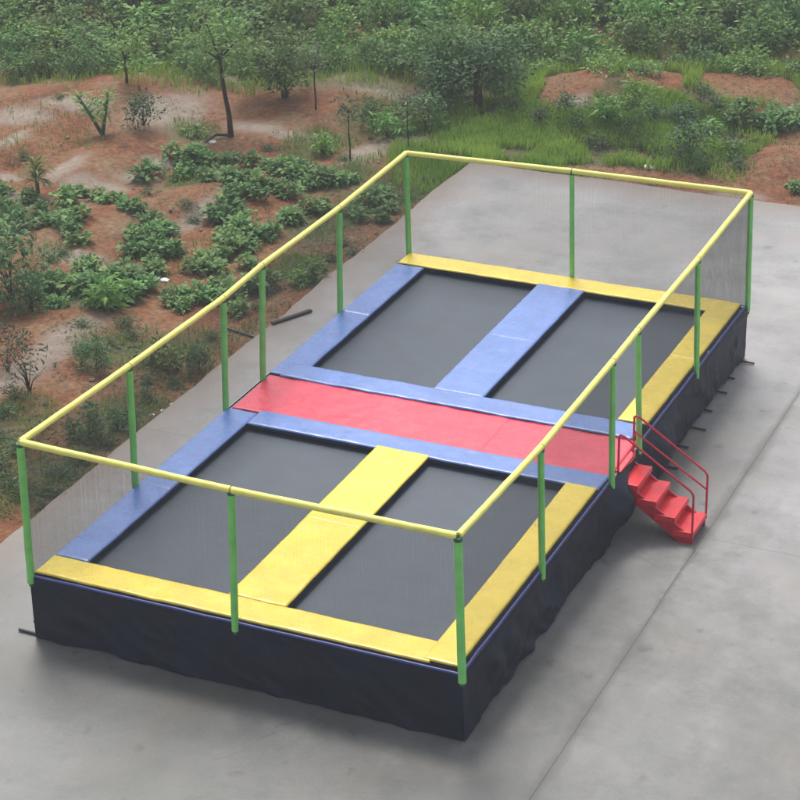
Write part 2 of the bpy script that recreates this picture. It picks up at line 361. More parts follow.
pad('centre_pad', V_YEL, 2.52, 3.32, .47, 4.83, zb, zt+.012, seed=10, seams=[('y', 2.6)], label='yellow pad between the two near beds')
pad('centre_pad', V_BLUE, 2.50, 3.30, 6.80, 11.08, zb, zt+.016, seed=11, seams=[('y', 8.9)], label='blue pad between the two far beds')
# beds
for k, (x0, x1, y0, y1) in enumerate(((.30, 2.70, .3, 4.95), (3.14, 5.52, .3, 4.95), (.30, 2.70, 6.6, 11.25), (3.14, 5.52, 6.6, 11.25))):
    g = 26; vs = []; 
    for j in range(g+1):
        for i in range(g+1):
            u, v = i/g, j/g
            vs.append((x0+(x1-x0)*u, y0+(y1-y0)*v, H-.075 - .03*math.sin(math.pi*u)*math.sin(math.pi*v) + .0015*nz(u*6, v*9, k)))
    me = bpy.data.meshes.new('jumping_bed'); me.from_pydata(vs, [], [(j*(g+1)+i, j*(g+1)+i+1, (j+1)*(g+1)+i+1, (j+1)*(g+1)+i) for j in range(g) for i in range(g)])
    me.materials.append(BEDM); me.polygons.foreach_set('use_smooth', [True]*g*g)
    o = bpy.data.objects.new('jumping_bed', me); C.objects.link(o); o.parent = T; o.matrix_parent_inverse = Matrix.Translation(-T.location)
# frame
f = MB()
for a, c in (((0,0),(WX,0)), ((WX,0),(WX,LY)), ((WX,LY),(0,LY)), ((0,LY),(0,0)), ((0,5.16),(WX,5.16)), ((0,6.38),(WX,6.38)), ((2.91,0),(2.91,5.1)), ((2.91,6.4),(2.91,LY))):
    f.tube([(a[0], a[1], H-.055), (c[0], c[1], H-.055)], .03)
o = f.build('frame', STEEL, T); smooth_by_angle(o)
# outer blue binding along the right, near and left edge
for pts in (((WX+.012, .0, H-.01), (WX+.012, 5.2, H-.012)), ((WX+.012, 6.3, H-.012), (WX+.012, LY, H-.01)), ((.0, -.012, H-.018), (WX, -.012, H-.018))):
    f = MB(); K = 40; a, c = Vector(pts[0]), Vector(pts[1])
    f.tube([a.lerp(c, k/K) + Vector((.006*nz(k*.4, a.y), 0, .007*nz(k*.33, a.y, 4))) for k in range(K+1)], .022, 8)
    o = f.build('binding', V_TRIM, T); smooth_by_angle(o, 60)
# legs and feet
for x in (0.02, WX-.02):
    for y in (.05, 2.54, 5.11, 6.26, 8.9, LY-.05):
        f = MB(); f.tube([(x+(.05 if x < 1 else -.06), y, .03), (x+(.05 if x < 1 else -.06), y, H-.085)], .028); o = f.build('leg', STEEL, T); smooth_by_angle(o)
for y, l in ((8.2, .14), (8.85, .2), (9.5, .10), (10.2, .12), (10.75, .08), (11.42, .2), (7.5, .2)):
    f = MB(); f.tube([(WX-.3, y, .028), (WX+.04+l, y-.02, .024)], .016, 8); o = f.build('foot', BLACK, T); smooth_by_angle(o)
f = MB(); f.tube([(.25, .02, .024), (-.34, .03, .024)], .02, 8); o = f.build('foot', BLACK, T); smooth_by_angle(o)
f = MB(); f.tube([(.2, .2, .22), (-.1, .03, .2)], .02, 8); o = f.build('foot', BLACK, T); smooth_by_angle(o)
# skirt: four hanging panels
def skirt(p0, p1, nrm, fn, label):
    p0 = Vector(p0); p1 = Vector(p1); Ln = (p1-p0).length; K = int(Ln/.03); R_ = 26; vs = []
    for j in range(R_+1):
        for i in range(K+1):
            s = i/K*Ln; d = j/R_
            off, zlow = fn(s, d)
            z = (H-.02)*(1-d) + zlow*d
            p = p0.lerp(p1, i/K) + Vector(nrm)*off
            vs.append((p.x, p.y, z))
    fs = [(j*(K+1)+i, (j+1)*(K+1)+i, (j+1)*(K+1)+i+1, j*(K+1)+i+1) for j in range(R_) for i in range(K)]
    me = bpy.data.meshes.new('skirt'); me.from_pydata(vs, [], fs); me.materials.append(SKM); me.polygons.foreach_set('use_smooth', [True]*len(fs))
    o = bpy.data.objects.new('skirt', me); C.objects.link(o); o.parent = T; o.matrix_parent_inverse = Matrix.Translation(-T.location); o['label'] = label
def f_near(s, d): return .04 + min(1, d*4)*min(1, (s+.04)*2, max(0, WX+.06-s)*2)*(.02*nz(s*1.3, d*1.2) + .022*(1-4*abs(nz(s*1.1-d*1.6, d*1.1+s*.35, 3))) + .010*(1-4*abs(nz(s*2.3-d*1.9, d*1.3, 7))) + .006*nz(s*7, d*6, 5)) + .01*math.sin(s*2.2+d*3)*d, .012+.01*nz(s*1.5, 7)
def f_right(s, d):
    o = .045 + min(1, d*3)*min(1, s*2)*(.05*nz(s*.9, d*1.4, 2) + .05*nz(s*2.6, d*3.0, 8) + .022*nz(s*6, d*5, 12) + .02*(1-4*abs(nz(s*1.7-d*1.5, d*1.2, 15)))) + .02*d
    o += .24*math.exp(-((s-5.35)/.35)**2)*math.sin(min(1, d*1.1)*math.pi)        # bunched fabric beside the stairs
    o += .16*math.exp(-((s-7.3)/.6)**2)*math.sin(d*math.pi) 
    far = min(1, max(0, (s-6.6)/1.0))
    o = max(o - far*.06*d*d, .03)
    return o, .015 + .03*abs(nz(s*1.2, 4)) + far*(.05+.10*nz(s*2.3, 6))*(1 if s < 11.2 else .2)
def f_left(s, d): return .035+d*(.02*nz(s*1.1, d, 5)), .015
skirt((-.04, -.0, 0), (WX+.048, 0, 0), (0, -1, 0), f_near, 'dark navy skirt along the near end')
skirt((WX, -.042, 0), (WX, LY, 0), (1, 0, 0), f_right, 'wrinkled dark navy skirt along the right side')
skirt((0, LY, 0), (0, -.035, 0), (-1, 0, 0), f_left, 'dark navy skirt along the left side')
skirt((WX+.03, LY, 0), (0, LY, 0), (0, 1, 0), f_left, 'dark navy skirt along the far end')

# posts and rails
base = {'L': [(-.03, -.03), (-.03, 2.54), (-.03, 5.11), (-.03, 6.26), (-.03, 8.91), (-.03, LY+.02)],
        'R': [(WX+.035, -.03), (WX+.035, 2.54), (WX+.045, 5.11), (WX+.045, 6.26), (WX+.035, 8.91), (WX+.035, LY+.02)]}
tops = {'L': [(-.017,.022,2.784),(.019,2.549,2.727),(.03,5.108,2.685),(.038,6.284,2.741),(.012,8.905,2.694),(-.035,11.542,2.722)],
        'R': [(5.808,-.002,2.736),(5.834,2.513,2.676),(5.84,5.111,2.717),(5.802,6.233,2.692),(5.805,8.904,2.719),(5.811,11.587,2.808)]}
Nb, Nt = (2.89, -.045), (2.912, .01, 2.724); Fb, Ft = (2.89, LY+.04), (2.866, 11.572, 2.782)
def post(bs, tp, r, zb_=H-.12):
    bs = Vector((bs[0], bs[1], zb_)); tp = Vector(tp)
    rp = MB(); rp.tube([bs+Vector((0, 0, -.03)), tp], .019, 10); o = rp.build('post', STEEL, T); smooth_by_angle(o)
    fo = MB(); K = 14; a = bs+Vector((0, 0, .015)); e = tp-Vector((0, 0, .03))
    k1 = random.random()*50
    fo.tube([a.lerp(e, k/K)+Vector((.004*nz(k*.5, k1), .004*nz(k*.5, k1, 9), 0)) for k in range(K+1)], [r*(1+.05*nz(k*.6, k1, 3)) for k in range(K+1)], 14)
    fo.f; q = fo.build('foam_sleeve', FG, T); q.parent = o; q.matrix_parent_inverse = Matrix.Translation(-T.location); smooth_by_angle(q, 50)
    q.matrix_parent_inverse = Matrix.Identity(4)
    for ca, cb, cr in ((bs+Vector((0, 0, -.03)), bs+Vector((0, 0, .02)), .03), (tp-Vector((0, 0, .06)), tp-Vector((0, 0, .015)), r*1.06)):
        cl = MB(); cl.tube([ca, cb], cr, 12); q = cl.build('clamp', CLAMP, T); q.parent = o; q.matrix_parent_inverse = Matrix.Identity(4); smooth_by_angle(q, 50)
    return o
for s in 'LR':
    for i in range(6):
        post(base[s][i], tops[s][i], .05 if i in (0,) else (.043 if s == 'R' else .048))
post(Nb, Nt, .046); post(Fb, Ft, .04)
def rail(points, r, label):
    pts = [Vector(p) for p in points]; st = MB(); st.tube(pts, .019, 10); o = st.build('top_rail', STEEL, T); smooth_by_angle(o); o['label'] = label
    for a, c in zip(pts[:-1], pts[1:]):
        d = (c-a).normalized(); fo = MB(); K = 16; k1 = random.random()*50; A = a+d*.012; E_ = c-d*.012
        fo.tube([A.lerp(E_, k/K)+Vector((.003*nz(k*.5, k1), .003*nz(k*.6, k1, 2), .004*nz(k*.5, k1, 9))) for k in range(K+1)],
                [r*(1+.05*nz(k*.6, k1, 3)+(.06 if k in (0, K) else 0)) for k in range(K+1)], 14)
        q = fo.build('foam_sleeve', FY, T); q.parent = o; q.matrix_parent_inverse = Matrix.Identity(4); smooth_by_angle(q, 50)
rail(tops['L'], .042, 'yellow padded rail along the left side')
rail(tops['R'], .042, 'yellow padded rail along the right side')
rail([tops['L'][0], Nt, tops['R'][0]], .044, 'yellow padded rail along the near end')
rail([tops['L'][5], Ft, tops['R'][5]], .042, 'yellow padded rail along the far end')
# net panels woven of thin cords
def net(cells, label):
    m_ = MB(); w = .00095
    def strip(a, c, side, nrm):
        a1 = a+side*w/2; a2 = a-side*w/2; a3 = a+nrm*w*.9; b1 = c+side*w/2; b2 = c-side*w/2; b3 = c+nrm*w*.9
        i = len(m_.v); m_.v += [tuple(p) for p in (a1, a2, a3, b1, b2, b3)]
        for k in range(3): m_.f.append((i+k, i+(k+1) % 3, i+3+(k+1) % 3, i+3+k)); m_.a.append(0)
    for b0, t0, b1_, t1 in cells:
        b0, t0, b1_, t1 = map(Vector, (b0, t0, b1_, t1)); hd = (b1_-b0).normalized(); vd = Vector((0, 0, 1)); nr = hd.cross(vd)
        nv = int((b1_-b0).length/.0085); nh = int((t0-b0).length/.0085)
        def P(u, v):
            p = b0.lerp(b1_, u).lerp(t0.lerp(t1, u), v)
            return p
        rn_ = random.Random(99)
        jt = lambda k, q: min(1, max(0, (k+rn_.uniform(-.22, .22))/q))
        for k in range(nv+1):
            u = jt(k, nv); strip(P(u, 0), P(min(1, max(0, u+rn_.uniform(-.3, .3)/nv)), 1), hd, nr)
        for k in range(nh+1):
            v = jt(k, nh); strip(P(0, v)+nr*.001, P(1, v)+nr*.001, vd, -nr)
    o = m_.build('safety_net', NETM, T); o['label'] = label
def bz(p): return (p[0], p[1], H-.0)
def cells(bs, tp, skip=()): return [(bz(bs[i]), tp[i], bz(bs[i+1]), tp[i+1]) for i in range(len(bs)-1) if i not in skip]
net(cells(base['L'], tops['L']), 'fine dark net along the left side')
net(cells(base['R'], tops['R'], (2,)), 'fine dark net along the right side, open at the stairs')
net(cells([base['L'][0], Nb, base['R'][0]], [tops['L'][0], Nt, tops['R'][0]]), 'fine dark net along the near end')
net(cells([base['L'][5], Fb, base['R'][5]], [tops['L'][5], Ft, tops['R'][5]]), 'fine dark net along the far end')

# ------------------------------------------------------------------ stairs
ST = empty('metal_stairs', (6.4, 5.76, 0), 'red metal stairs with thin handrails leading up to the red runway', 'stairs')
ya, yb = 5.45, 6.08
steps = [(5.855, 6.125, .75), (6.10, 6.395, .56), (6.37, 6.665, .37), (6.64, 6.93, .185)]
for k, (x0, x1, z) in enumerate(steps):
    f = MB(); f.box(x0, x1, ya, yb, z-.022, z); f.box(x1-.018, x1, ya, yb, z-.075, z-.0225); f.box(x0, x0+.012, ya+.01, yb-.01, z-.06, z-.0225)
    f.box(x0, x1-.02, ya, ya+.015, z-.085, z-.0225); f.box(x0, x1-.02, yb-.015, yb, z-.085, z-.0225)
    o = f.build('tread', RED, ST)
    bv = o.modifiers.new('bevel', 'BEVEL'); bv.width = .006; bv.segments = 2; bv.limit_method = 'ANGLE'
    if k < 3:
        f = MB(); f.box(x1-.036, x1-.022, ya+.02, yb-.02, z-.185, z-.028); f.build('riser', REDD, ST)
f = MB(); f.box(5.80, 5.875, ya, yb, H-.03, H-.006); f.box(5.862, 5.876, ya, yb, .752, H-.032); f.build('top_plate', RED, ST)
for y in (ya+.022, yb-.048):
    f = MB(); w = .026
    prof = [(5.87, .80), (5.87, .60), (6.72, .0), (6.92, .0), (6.92, .10)]
    a = [(x, y, z) for x, z in prof]; c = [(x, y+w, z) for x, z in prof]
    f.face(a); f.face(list(reversed(c)))
    for k in range(len(prof)): f.face([a[k], c[k], c[(k+1) % 5], a[(k+1) % 5]])
    o = f.build('stringer', REDD, ST)
for s, (y, yo) in enumerate(((ya, ya-.0), (yb, yb+.0))):
    r = .016
    f = MB(); f.tube([(6.915, y, .1), (6.915, y, .74), (6.905, y, .78), (6.87, y, .825), (5.92, y, 1.46), (5.87, y, 1.48), (5.84, y, 1.45), (5.84, y, H-.02)], r, 8)
    o = f.build('handrail', REDD, ST); smooth_by_angle(o, 60)
    if s == 0: continue
    f = MB(); f.tube([(6.915, y, .545), (5.845, y, 1.24)], .014, 8); q = f.build('lower_bar', REDD, ST); q.parent = o; q.matrix_parent_inverse = Matrix.Identity(4); smooth_by_angle(q, 60)

# ------------------------------------------------------------------ vegetation
LM = {
 'broad': leafmat('broad_leaf', (.06, .165, .045), (.24, .39, .14), .65, .22, .3),
 'dark': leafmat('dark_leaf', (.035, .10, .038), (.12, .23, .085), .62, .22, .2),
 'bright': leafmat('bright_leaf', (.07, .19, .03), (.20, .36, .07), .5, .35, .3),
 'weed': leafmat('weed_leaf', (.035, .085, .03), (.11, .18, .06), .6, .3, .25),
 'grey': leafmat('grey_green_leaf', (.05, .085, .045), (.13, .16, .09), .6, .3, .25),
 'yellow': leafmat('yellow_green_leaf', (.07, .11, .02), (.20, .24, .05), .55, .3, .3),
 'tree': leafmat('tree_leaf', (.06, .15, .04), (.20, .34, .095), .6, .22, .25),
}
GRASSM = leafmat('grass_blade', (.12, .27, .035), (.32, .48, .085), .6, .25, .3)
BARK = mat('bark', (.055, .035, .027), rough=.9, spec=.2, var=.3, vscale=12, bump=.5, bscale=30)
def leaf(mb, p, d, n_, L_, w_, var):
    # a folded pointed leaf: direction d, normal n_
    d = d.normalized(); s = d.cross(n_)
    if s.length < .05: s = d.orthogonal()
    s.normalize(); n2 = s.cross(d).normalized()
    b0 = p; mid = p + d*L_*.5 + n2*L_*.06; tip = p + d*L_ - n2*L_*.14
    l = p + d*L_*.42 + s*w_*.5 + n2*w_*.16; r = p + d*L_*.42 - s*w_*.5 + n2*w_*.16
    i = len(mb.v); mb.v += [tuple(q) for q in (b0, l, tip, r, mid)]
    mb.f += [(i, i+1, i+4), (i+1, i+2, i+4), (i, i+4, i+3), (i+4, i+2, i+3)]; mb.a += [var]*4
def rv(): 
    while True:
        v = Vector((random.uniform(-1, 1), random.uniform(-1, 1), random.uniform(-1, 1)))
        if .05 < v.length < 1: return v
def crown_mesh(nl, L_, w_, rx, rz, z0, lobes=7, seed=1, updir=.6, fill=.35):
    """leaf clumps gathered round several branch ends in an uneven dome"""
    random.seed(seed); mb = MB(); cs = []
    for k in range(lobes):
        a = random.uniform(0, 6.283); q = math.sqrt(random.random())*.75
        cs.append((Vector((math.cos(a)*q*rx, math.sin(a)*q*rx, z0 + rz*(random.uniform(.25, .95)*(1-.45*q)))), random.uniform(.28, .5)))
    for k in range(nl):
        c, cr = random.choice(cs); v = rv().normalized()*(random.random()**fill)
        p = c + Vector((v.x*cr*rx, v.y*cr*rx, v.z*cr*rz*.8))
        if p.z < .01: p.z = random.uniform(.01, .05)
        d = Vector((v.x, v.y, v.z*.4+random.uniform(-.3, .5))) + rv()*.5
        n_ = Vector((0, 0, 1))*updir + rv()*.6 + v*.3
        sc = random.uniform(.6, 1.25)
        leaf(mb, p, d, n_.normalized(), L_*sc, w_*sc, min(1, max(0, random.gauss(.45, .25))))
    return mb, cs
def stems(cs, r0_, z0=0):
    mb = MB()
    for c, cr in cs:
        m1 = Vector((c.x*.25+random.uniform(-.02, .02), c.y*.25, c.z*.5)); mb.tube([(random.uniform(-.02, .02), random.uniform(-.02, .02), z0), m1, c], [r0_, r0_*.7, r0_*.35], 5)
    return mb
def plant_proto(name, kind, label, cat, group, **k):
    root = empty(name, (0, 0, 0), label, cat, group); rs = k.pop('stem', .008)
    mb, cs = crown_mesh(**k); fo = mb.build('foliage', LM[kind], root, var=True)
    stems(cs, rs).build('stem', BARK, root, smooth=True)
    return root
def copy_thing(root, loc, rot, sc, label=None, group=None, name=None):
    r = root.copy(); C.objects.link(r); r.location = loc; r.rotation_euler = (0, 0, rot); r.scale = sc
    if name: r.name = name
    if label: r['label'] = label
    if group is not None: r['group'] = group
    elif 'group' in r: del r['group']
    for ch in root.children:
        c = ch.copy(); C.objects.link(c); c.parent = r; c.matrix_parent_inverse = Matrix.Identity(4)
    return r
PR = {
 'broad': [dict(name='crop_plant', kind='broad', nl=150, L_=.16, w_=.105, rx=.30, rz=.34, z0=.02, lobes=8, seed=s, updir=1.1) for s in (11, 12, 13, 14)],
 'dark': [dict(name='shrub', kind='dark', nl=520, L_=.11, w_=.05, rx=.5, rz=.9, z0=.05, lobes=11, seed=s, updir=.6) for s in (21, 22)],
 'weed': [dict(name='weed_clump', kind='weed', nl=230, L_=.12, w_=.03, rx=.36, rz=.42, z0=.0, lobes=9, seed=s, updir=.3) for s in (31, 32)],
 'grey': [dict(name='sparse_shrub', kind='grey', nl=230, L_=.10, w_=.03, rx=.45, rz=.8, z0=.25, lobes=10, seed=s, updir=.4) for s in (41,)],
 'bright': [dict(name='leafy_plant', kind='bright', nl=200, L_=.17, w_=.05, rx=.34, rz=.5, z0=.0, lobes=8, seed=s, updir=.4) for s in (51, 52)],
 'yellow': [dict(name='yellowish_shrub', kind='yellow', nl=230, L_=.11, w_=.045, rx=.35, rz=.45, z0=.05, lobes=8, seed=s, updir=.6) for s in (61,)],
 'hedge': [dict(name='bush', kind='tree', nl=900, L_=.17, w_=.085, rx=.95, rz=1.25, z0=.0, lobes=14, seed=s, updir=.6, stem=.02) for s in (71, 72, 73)],
 'hedgeb': [dict(name='bush', kind='bright', nl=700, L_=.2, w_=.09, rx=.95, rz=1.0, z0=.0, lobes=13, seed=s, updir=.6, stem=.018) for s in (75, 76)],
}
PRO = {}
used = {}
def put(kind, px, py, s=1.0, sz=None, label='', cat='plant', group=None, name=None):
    i = random.randrange(len(PR[kind])); key = (kind, i); st = random.getstate()
    p = at(px, py, -.08); z = soil_h(p.x, p.y)-.015; p = at(px, py, z); rot = random.uniform(0, 6.28)
    sc = (s*random.uniform(.92, 1.08), s*random.uniform(.92, 1.08), (sz or s))
    st = random.getstate()
    if key not in PRO:
        d = dict(PR[kind][i]); nm = d.pop('name'); kd = d.pop('kind')
        PRO[key] = plant_proto(name or nm, kd, label, cat, group, **d); random.setstate(st)
        r = PRO[key]; r.location = (p.x, p.y, z); r.rotation_euler = (0, 0, rot); r.scale = sc
        for ch in r.children: ch.matrix_parent_inverse = Matrix.Identity(4)
        if name: r.name = name
        return r
    return copy_thing(PRO[key], (p.x, p.y, z), rot, sc, label, group, name)
random.seed(3)
# --- broad leaved crop plants in patches; within a patch nothing tells one from the next
def patch(spots, label, group, kind='broad', cat='crop plant', s0=1., jit=0):
    for px, py, s in spots: put(kind, px+random.uniform(-4, 4), py+random.uniform(-3, 3), s*s0*random.uniform(.66, 1.12), None, label, cat, group)
patch([(8,212,1),(2,196,.9),(24,203,1),(38,214,.9),(20,228,1),(5,232,1.1),(46,222,.7)], 'bluish green broad leaved crop plant at the far left edge, below the palm like sapling', 'crop plants at the left edge')
patch([(68,206,.9),(78,220,.8),(70,235,.9),(82,246,.7),(62,226,.7)], 'bluish green crop plant in the short column left of the bare red soil', 'crop plants left of the bare soil')
patch([(84,196,.9),(98,198,.8),(112,204,.75),(126,208,.8),(138,212,.7),(74,198,.7)], 'low crop plant in the thin row behind the bare red patch', 'crop plants in the thin row')
patch([(136,236,1.05),(152,228,1),(165,240,1),(146,250,1),(160,258,1),(134,258,.8),(148,270,.9),(170,232,.8),(158,275,.9)], 'bluish green crop plant in the clump right of the bare red patch', 'crop plants in the middle clump')
patch([(178,160,.95),(192,158,1),(206,160,1),(220,164,1),(236,162,1),(250,166,1),(264,170,1),(184,172,.85),(200,176,.9),(214,182,.95),(230,184,1),(246,184,1),(262,186,1),(276,178,1),(288,172,.9),(228,198,.9),(244,200,.95),(258,200,.9),(274,193,.9)], 'broad leaved crop plant in the wide patch in front of the thin tree trunk', 'crop plants in front of the thin trunk')
patch([(296,182,.9),(308,172,.85),(306,190,.9),(320,182,.85),(334,186,.8),(346,182,.75),(290,195,.8)], 'broad leaved crop plant right of the wide patch, behind the left railing', 'crop plants right of the wide patch')
patch([(232,212,.95),(246,222,1),(224,222,.9),(236,234,.9),(222,244,.9),(238,252,1.05),(222,260,1.05),(250,250,.9),(208,262,.9),(212,276,.8),(256,236,.85),(248,268,.7),(195,272,.8)], 'bluish green crop plant in the column just above the left railing', 'crop plants just above the railing')
patch([(178,296,.9),(192,300,.95),(206,300,.85),(186,310,.8),(172,308,.7),(216,292,.7)], 'crop plant in the low row touching the left railing', 'crop plants touching the railing')
patch([(282,226,.9),(296,220,.9),(310,214,.9),(322,208,.8),(272,238,.8)], 'crop plant in the row above the middle of the left railing', 'crop plants above the railing middle')
patch([(50,288,.9),(62,294,1),(74,292,.9),(40,292,.9),(56,306,.8)], 'crop plant in front of the tall dark shrub', 'crop plants in front of the dark shrub')
patch([(742,122,1.1),(756,126,1.1),(770,120,1.1),(784,126,1.1),(796,122,1.1),(776,132,.9),(748,112,.9),(732,126,.9)], 'broad leaved crop plant in the patch at the right edge behind the concrete', 'crop plants at the right edge')
patch([(790,192,.55),(799,196,.6)], 'small low plant at the right edge of the concrete', 'small plants at the right edge of the concrete')
patch([(225,290,1),(238,302,1.05),(250,296,.9),(243,316,.8),(262,288,.8)], 'dark leafy plant behind the net between the paired left posts', 'plants between the paired left posts')
patch([(368,206,1),(384,196,1),(392,212,.9),(360,222,.9),(376,224,.7)], 'leafy plant behind the far end of the left railing', 'plants at the far end of the left railing')
put('broad', 148, 180, 1.05, None, 'single crop plant on bare soil right of the round mound', 'crop plant')
put('bright', 112, 312, 1.15, None, 'bright green leafy plant above the left railing, brightest of its clump', 'plant')
for px, py, s in ((98,294,1.1),(112,286,1.05),(128,284,1.1),(138,294,1),(104,306,1),(124,302,1.)):
    put('broad', px, py, s, None, 'crop plant around the bright leafy plant left of the railing', 'crop plant', 'crop plants around the bright plant')
for px, py, s in ((84,276,.8),(92,270,.75)):
    put('broad', px, py, s, None, 'small crop plant just behind the bright leafy plant', 'crop plant', 'small crop plants behind the bright plant')
# --- single shrubs
put('dark', 12, 300, 1.5, 1.5, 'tall dark shrub cut by the left edge of the picture', 'shrub')
put('dark', -12, 318, 1.5, 1.4, 'dark shrub leaning in at the left edge in front of the tall one', 'shrub')
put('dark', 32, 312, 1.0, .85, 'dark shrub right of the tall shrub at the left edge', 'shrub')
put('dark', 97, 372, .62, .6, 'small dark shrub just above the left rail near its front corner', 'shrub')
put('dark', 82, 368, .4, .4, 'smallest dark shrub above the left rail', 'shrub')
put('grey', 30, 392, 1.15, 1.1, 'sparse grey green sapling on bare orange soil at the left', 'sapling')
put('grey', 8, 372, 1.0, .9, 'sparse grey green shrub at the left edge', 'shrub')
put('yellow', 178, 372, 1.1, 1.1, 'yellowish green shrub behind the second left post', 'shrub')
put('weed', 160, 366, 1.1, 1.0, 'weedy shrub left of the yellowish shrub behind the net', 'weed')
put('dark', 90, 440, .7, .6, 'dark shrub behind the net left of the second left post', 'shrub')
put('dark', 200, 372, .5, .5, 'dark shrub right of the yellowish shrub behind the net', 'shrub')
put('weed', 70, 440, .9, .7, 'pale weed clump inside the front left corner of the railing', 'weed')
put('weed', 118, 432, .9, .8, 'weed clump against the second left post', 'weed')
put('bright', 312, 278, .9, .8, 'bright green tuft by the concrete between the left posts', 'plant')
put('bright', 300, 284, .8, .6, 'smaller bright tuft left of the larger one by the concrete', 'plant')
put('dark', 144, 126, .85, .75, 'round dark shrub on the mound near the V shaped sapling', 'shrub')
put('dark', 427, 132, .95, .9, 'dark upright shrub right of the pale path behind the far left corner', 'shrub')
put('weed', 372, 128, 1.5, 1.7, 'loose green shrub behind the left railing near its far end', 'shrub')
put('bright', 388, 138, 1.1, 1.0, 'bright leafy shrub left of the pale path', 'shrub')
put('bright', 400, 130, 1.1, 1.0, 'bright leafy shrub right beside the pale path', 'shrub')
put('bright', 322, 156, 1.0, .9, 'bright green plant behind the crop patch by the thin sapling', 'plant')
put('bright', 196, 136, .9, .5, 'bright low plant left of the thin tree trunk', 'plant')
put('bright', 182, 178, .8, .5, 'bright green plant at the left end of the wide crop patch', 'plant')
put('bright', 236, 238, .7, .5, 'bright green plant within the crop column above the railing', 'plant')
put('dark', 690, 160, 1.1, .85, 'dark weedy shrub left of the far right corner', 'shrub')
put('weed', 702, 172, .9, 1.1, 'thin weed standing at the edge of the far concrete', 'weed')
put('dark', 680, 132, .8, .6, 'dark weedy shrub behind the white scrap', 'shrub')
put('bright', 712, 138, 1.1, .7, 'green shrub left of the crop patch at the right edge', 'shrub')
put('bright', 730, 158, 1.0, .8, 'bright shrub just behind the far right corner post', 'shrub')
put('weed', 668, 162, .9, .7, 'grey green weed clump behind the far rail', 'weed')
put('bright', 606, 122, 1.3, 1.0, 'green shrub right of the bare red bank', 'shrub')
put('bright', 632, 108, 1.3, 1.1, 'green shrub in front of the second red bank', 'shrub')
put('weed', 540, 120, 1.0, .8, 'grey weed clump left of the bare red bank', 'weed')
put('weed', 516, 112, 1.0, .8, 'grey weed clump behind the bright grass', 'weed')
for px, py in ((14,455),(0,470),(-6,440),(10,490),(26,500),(4,415),(16,400)):
    put('weed', px, py, .8, .55, 'low weed clump outside the front left corner post', 'weed', 'weeds outside the front left corner')
for px, py in ((60,480),(45,495),(80,462),(105,446),(128,420),(145,402),(172,388),(200,360),(216,340),(268,296),(255,310),(330,262),(345,246),(352,256),(62,500),(40,512),(150,385)):
    put('weed', px, py, random.uniform(.45,.8), random.uniform(.3,.5), 'low weed clump along the left edge of the concrete', 'weed', 'weeds along the left concrete edge')
for px, py in ((640,128),(655,118),(625,140),(690,118),(720,108),(700,100),(650,150),(738,148),(740,170),(600,150),(580,130),(566,108)):
    put('weed', px, py, random.uniform(.9,1.2), random.uniform(.6,.9), 'weed clump on the slope behind the far railing', 'weed', 'weeds on the slope behind the far railing')
for px, py in ((90,350),(108,345),(130,338),(85,326),(48,262),(64,256),(115,276),(128,325),(185,208),(192,222),(270,150),(150,196),(95,105),(40,300),(24,158),(345,160),(60,100),(350,215),(410,200),(430,185)):
    put('weed', px, py, random.uniform(.5,.8), random.uniform(.25,.45), 'low weed clump scattered on the bare garden soil', 'weed', 'weeds on the garden soil')

# --- saplings and trees with their own shapes
def frond(mb, base_, d, L_, w_, droop, var):
    """long arching strap leaf"""
    d = d.normalized(); s = d.cross(Vector((0, 0, 1))).normalized(); K = 5; pr = None
    for k in range(K+1):
        t = k/K; p = base_ + d*L_*t - Vector((0, 0, 1))*droop*L_*t*t; w = w_*math.sin(math.pi*(.12+.86*t))*.5
        q = (p+s*w+Vector((0,0,w*.3)), p, p-s*w+Vector((0,0,w*.3)))
        if pr: mb.face([pr[0], q[0], q[1], pr[1]], var); mb.face([pr[1], q[1], q[2], pr[2]], var)
        pr = q
def strap_sapling(px, py, h, label, spread, n_=16, kind='bright', lean=((0, 0),)):
    p = at(px, py, -.08); z = soil_h(p.x, p.y)-.02
    root = empty('sapling', (p.x, p.y, z), label, 'sapling'); st = MB(); lf = MB()
    for lx, ly in lean:
        top = Vector((lx, ly, h)); st.tube([(0, 0, 0), top*.5+Vector((0, 0, .03)), top], [.045, .035, .02], 7)
        for k in range(n_):
            a = random.uniform(0, 6.28); b0 = top*random.uniform(.35, 1)
            frond(lf, b0, Vector((math.cos(a), math.sin(a), random.uniform(.35, 1.6))), random.uniform(.6, 1)*spread, random.uniform(.035, .065), random.uniform(.2, .8), random.random())
    a = st.build('stem', mat('green_stem', (.06, .10, .05), rough=.7, var=.2), root, smooth=True); b_ = lf.build('foliage', LM[kind], root, var=True)
    a.matrix_parent_inverse = b_.matrix_parent_inverse = Matrix.Identity(4)
strap_sapling(103, 140, .85, 'V shaped sapling with two leaning green stems on the round mound', .5, 46, 'bright', ((-.48, -.1), (.14, .1)))
strap_sapling(38, 193, .62, 'small palm like sapling with a thick dark stem at the left', .55, 60, 'yellow')
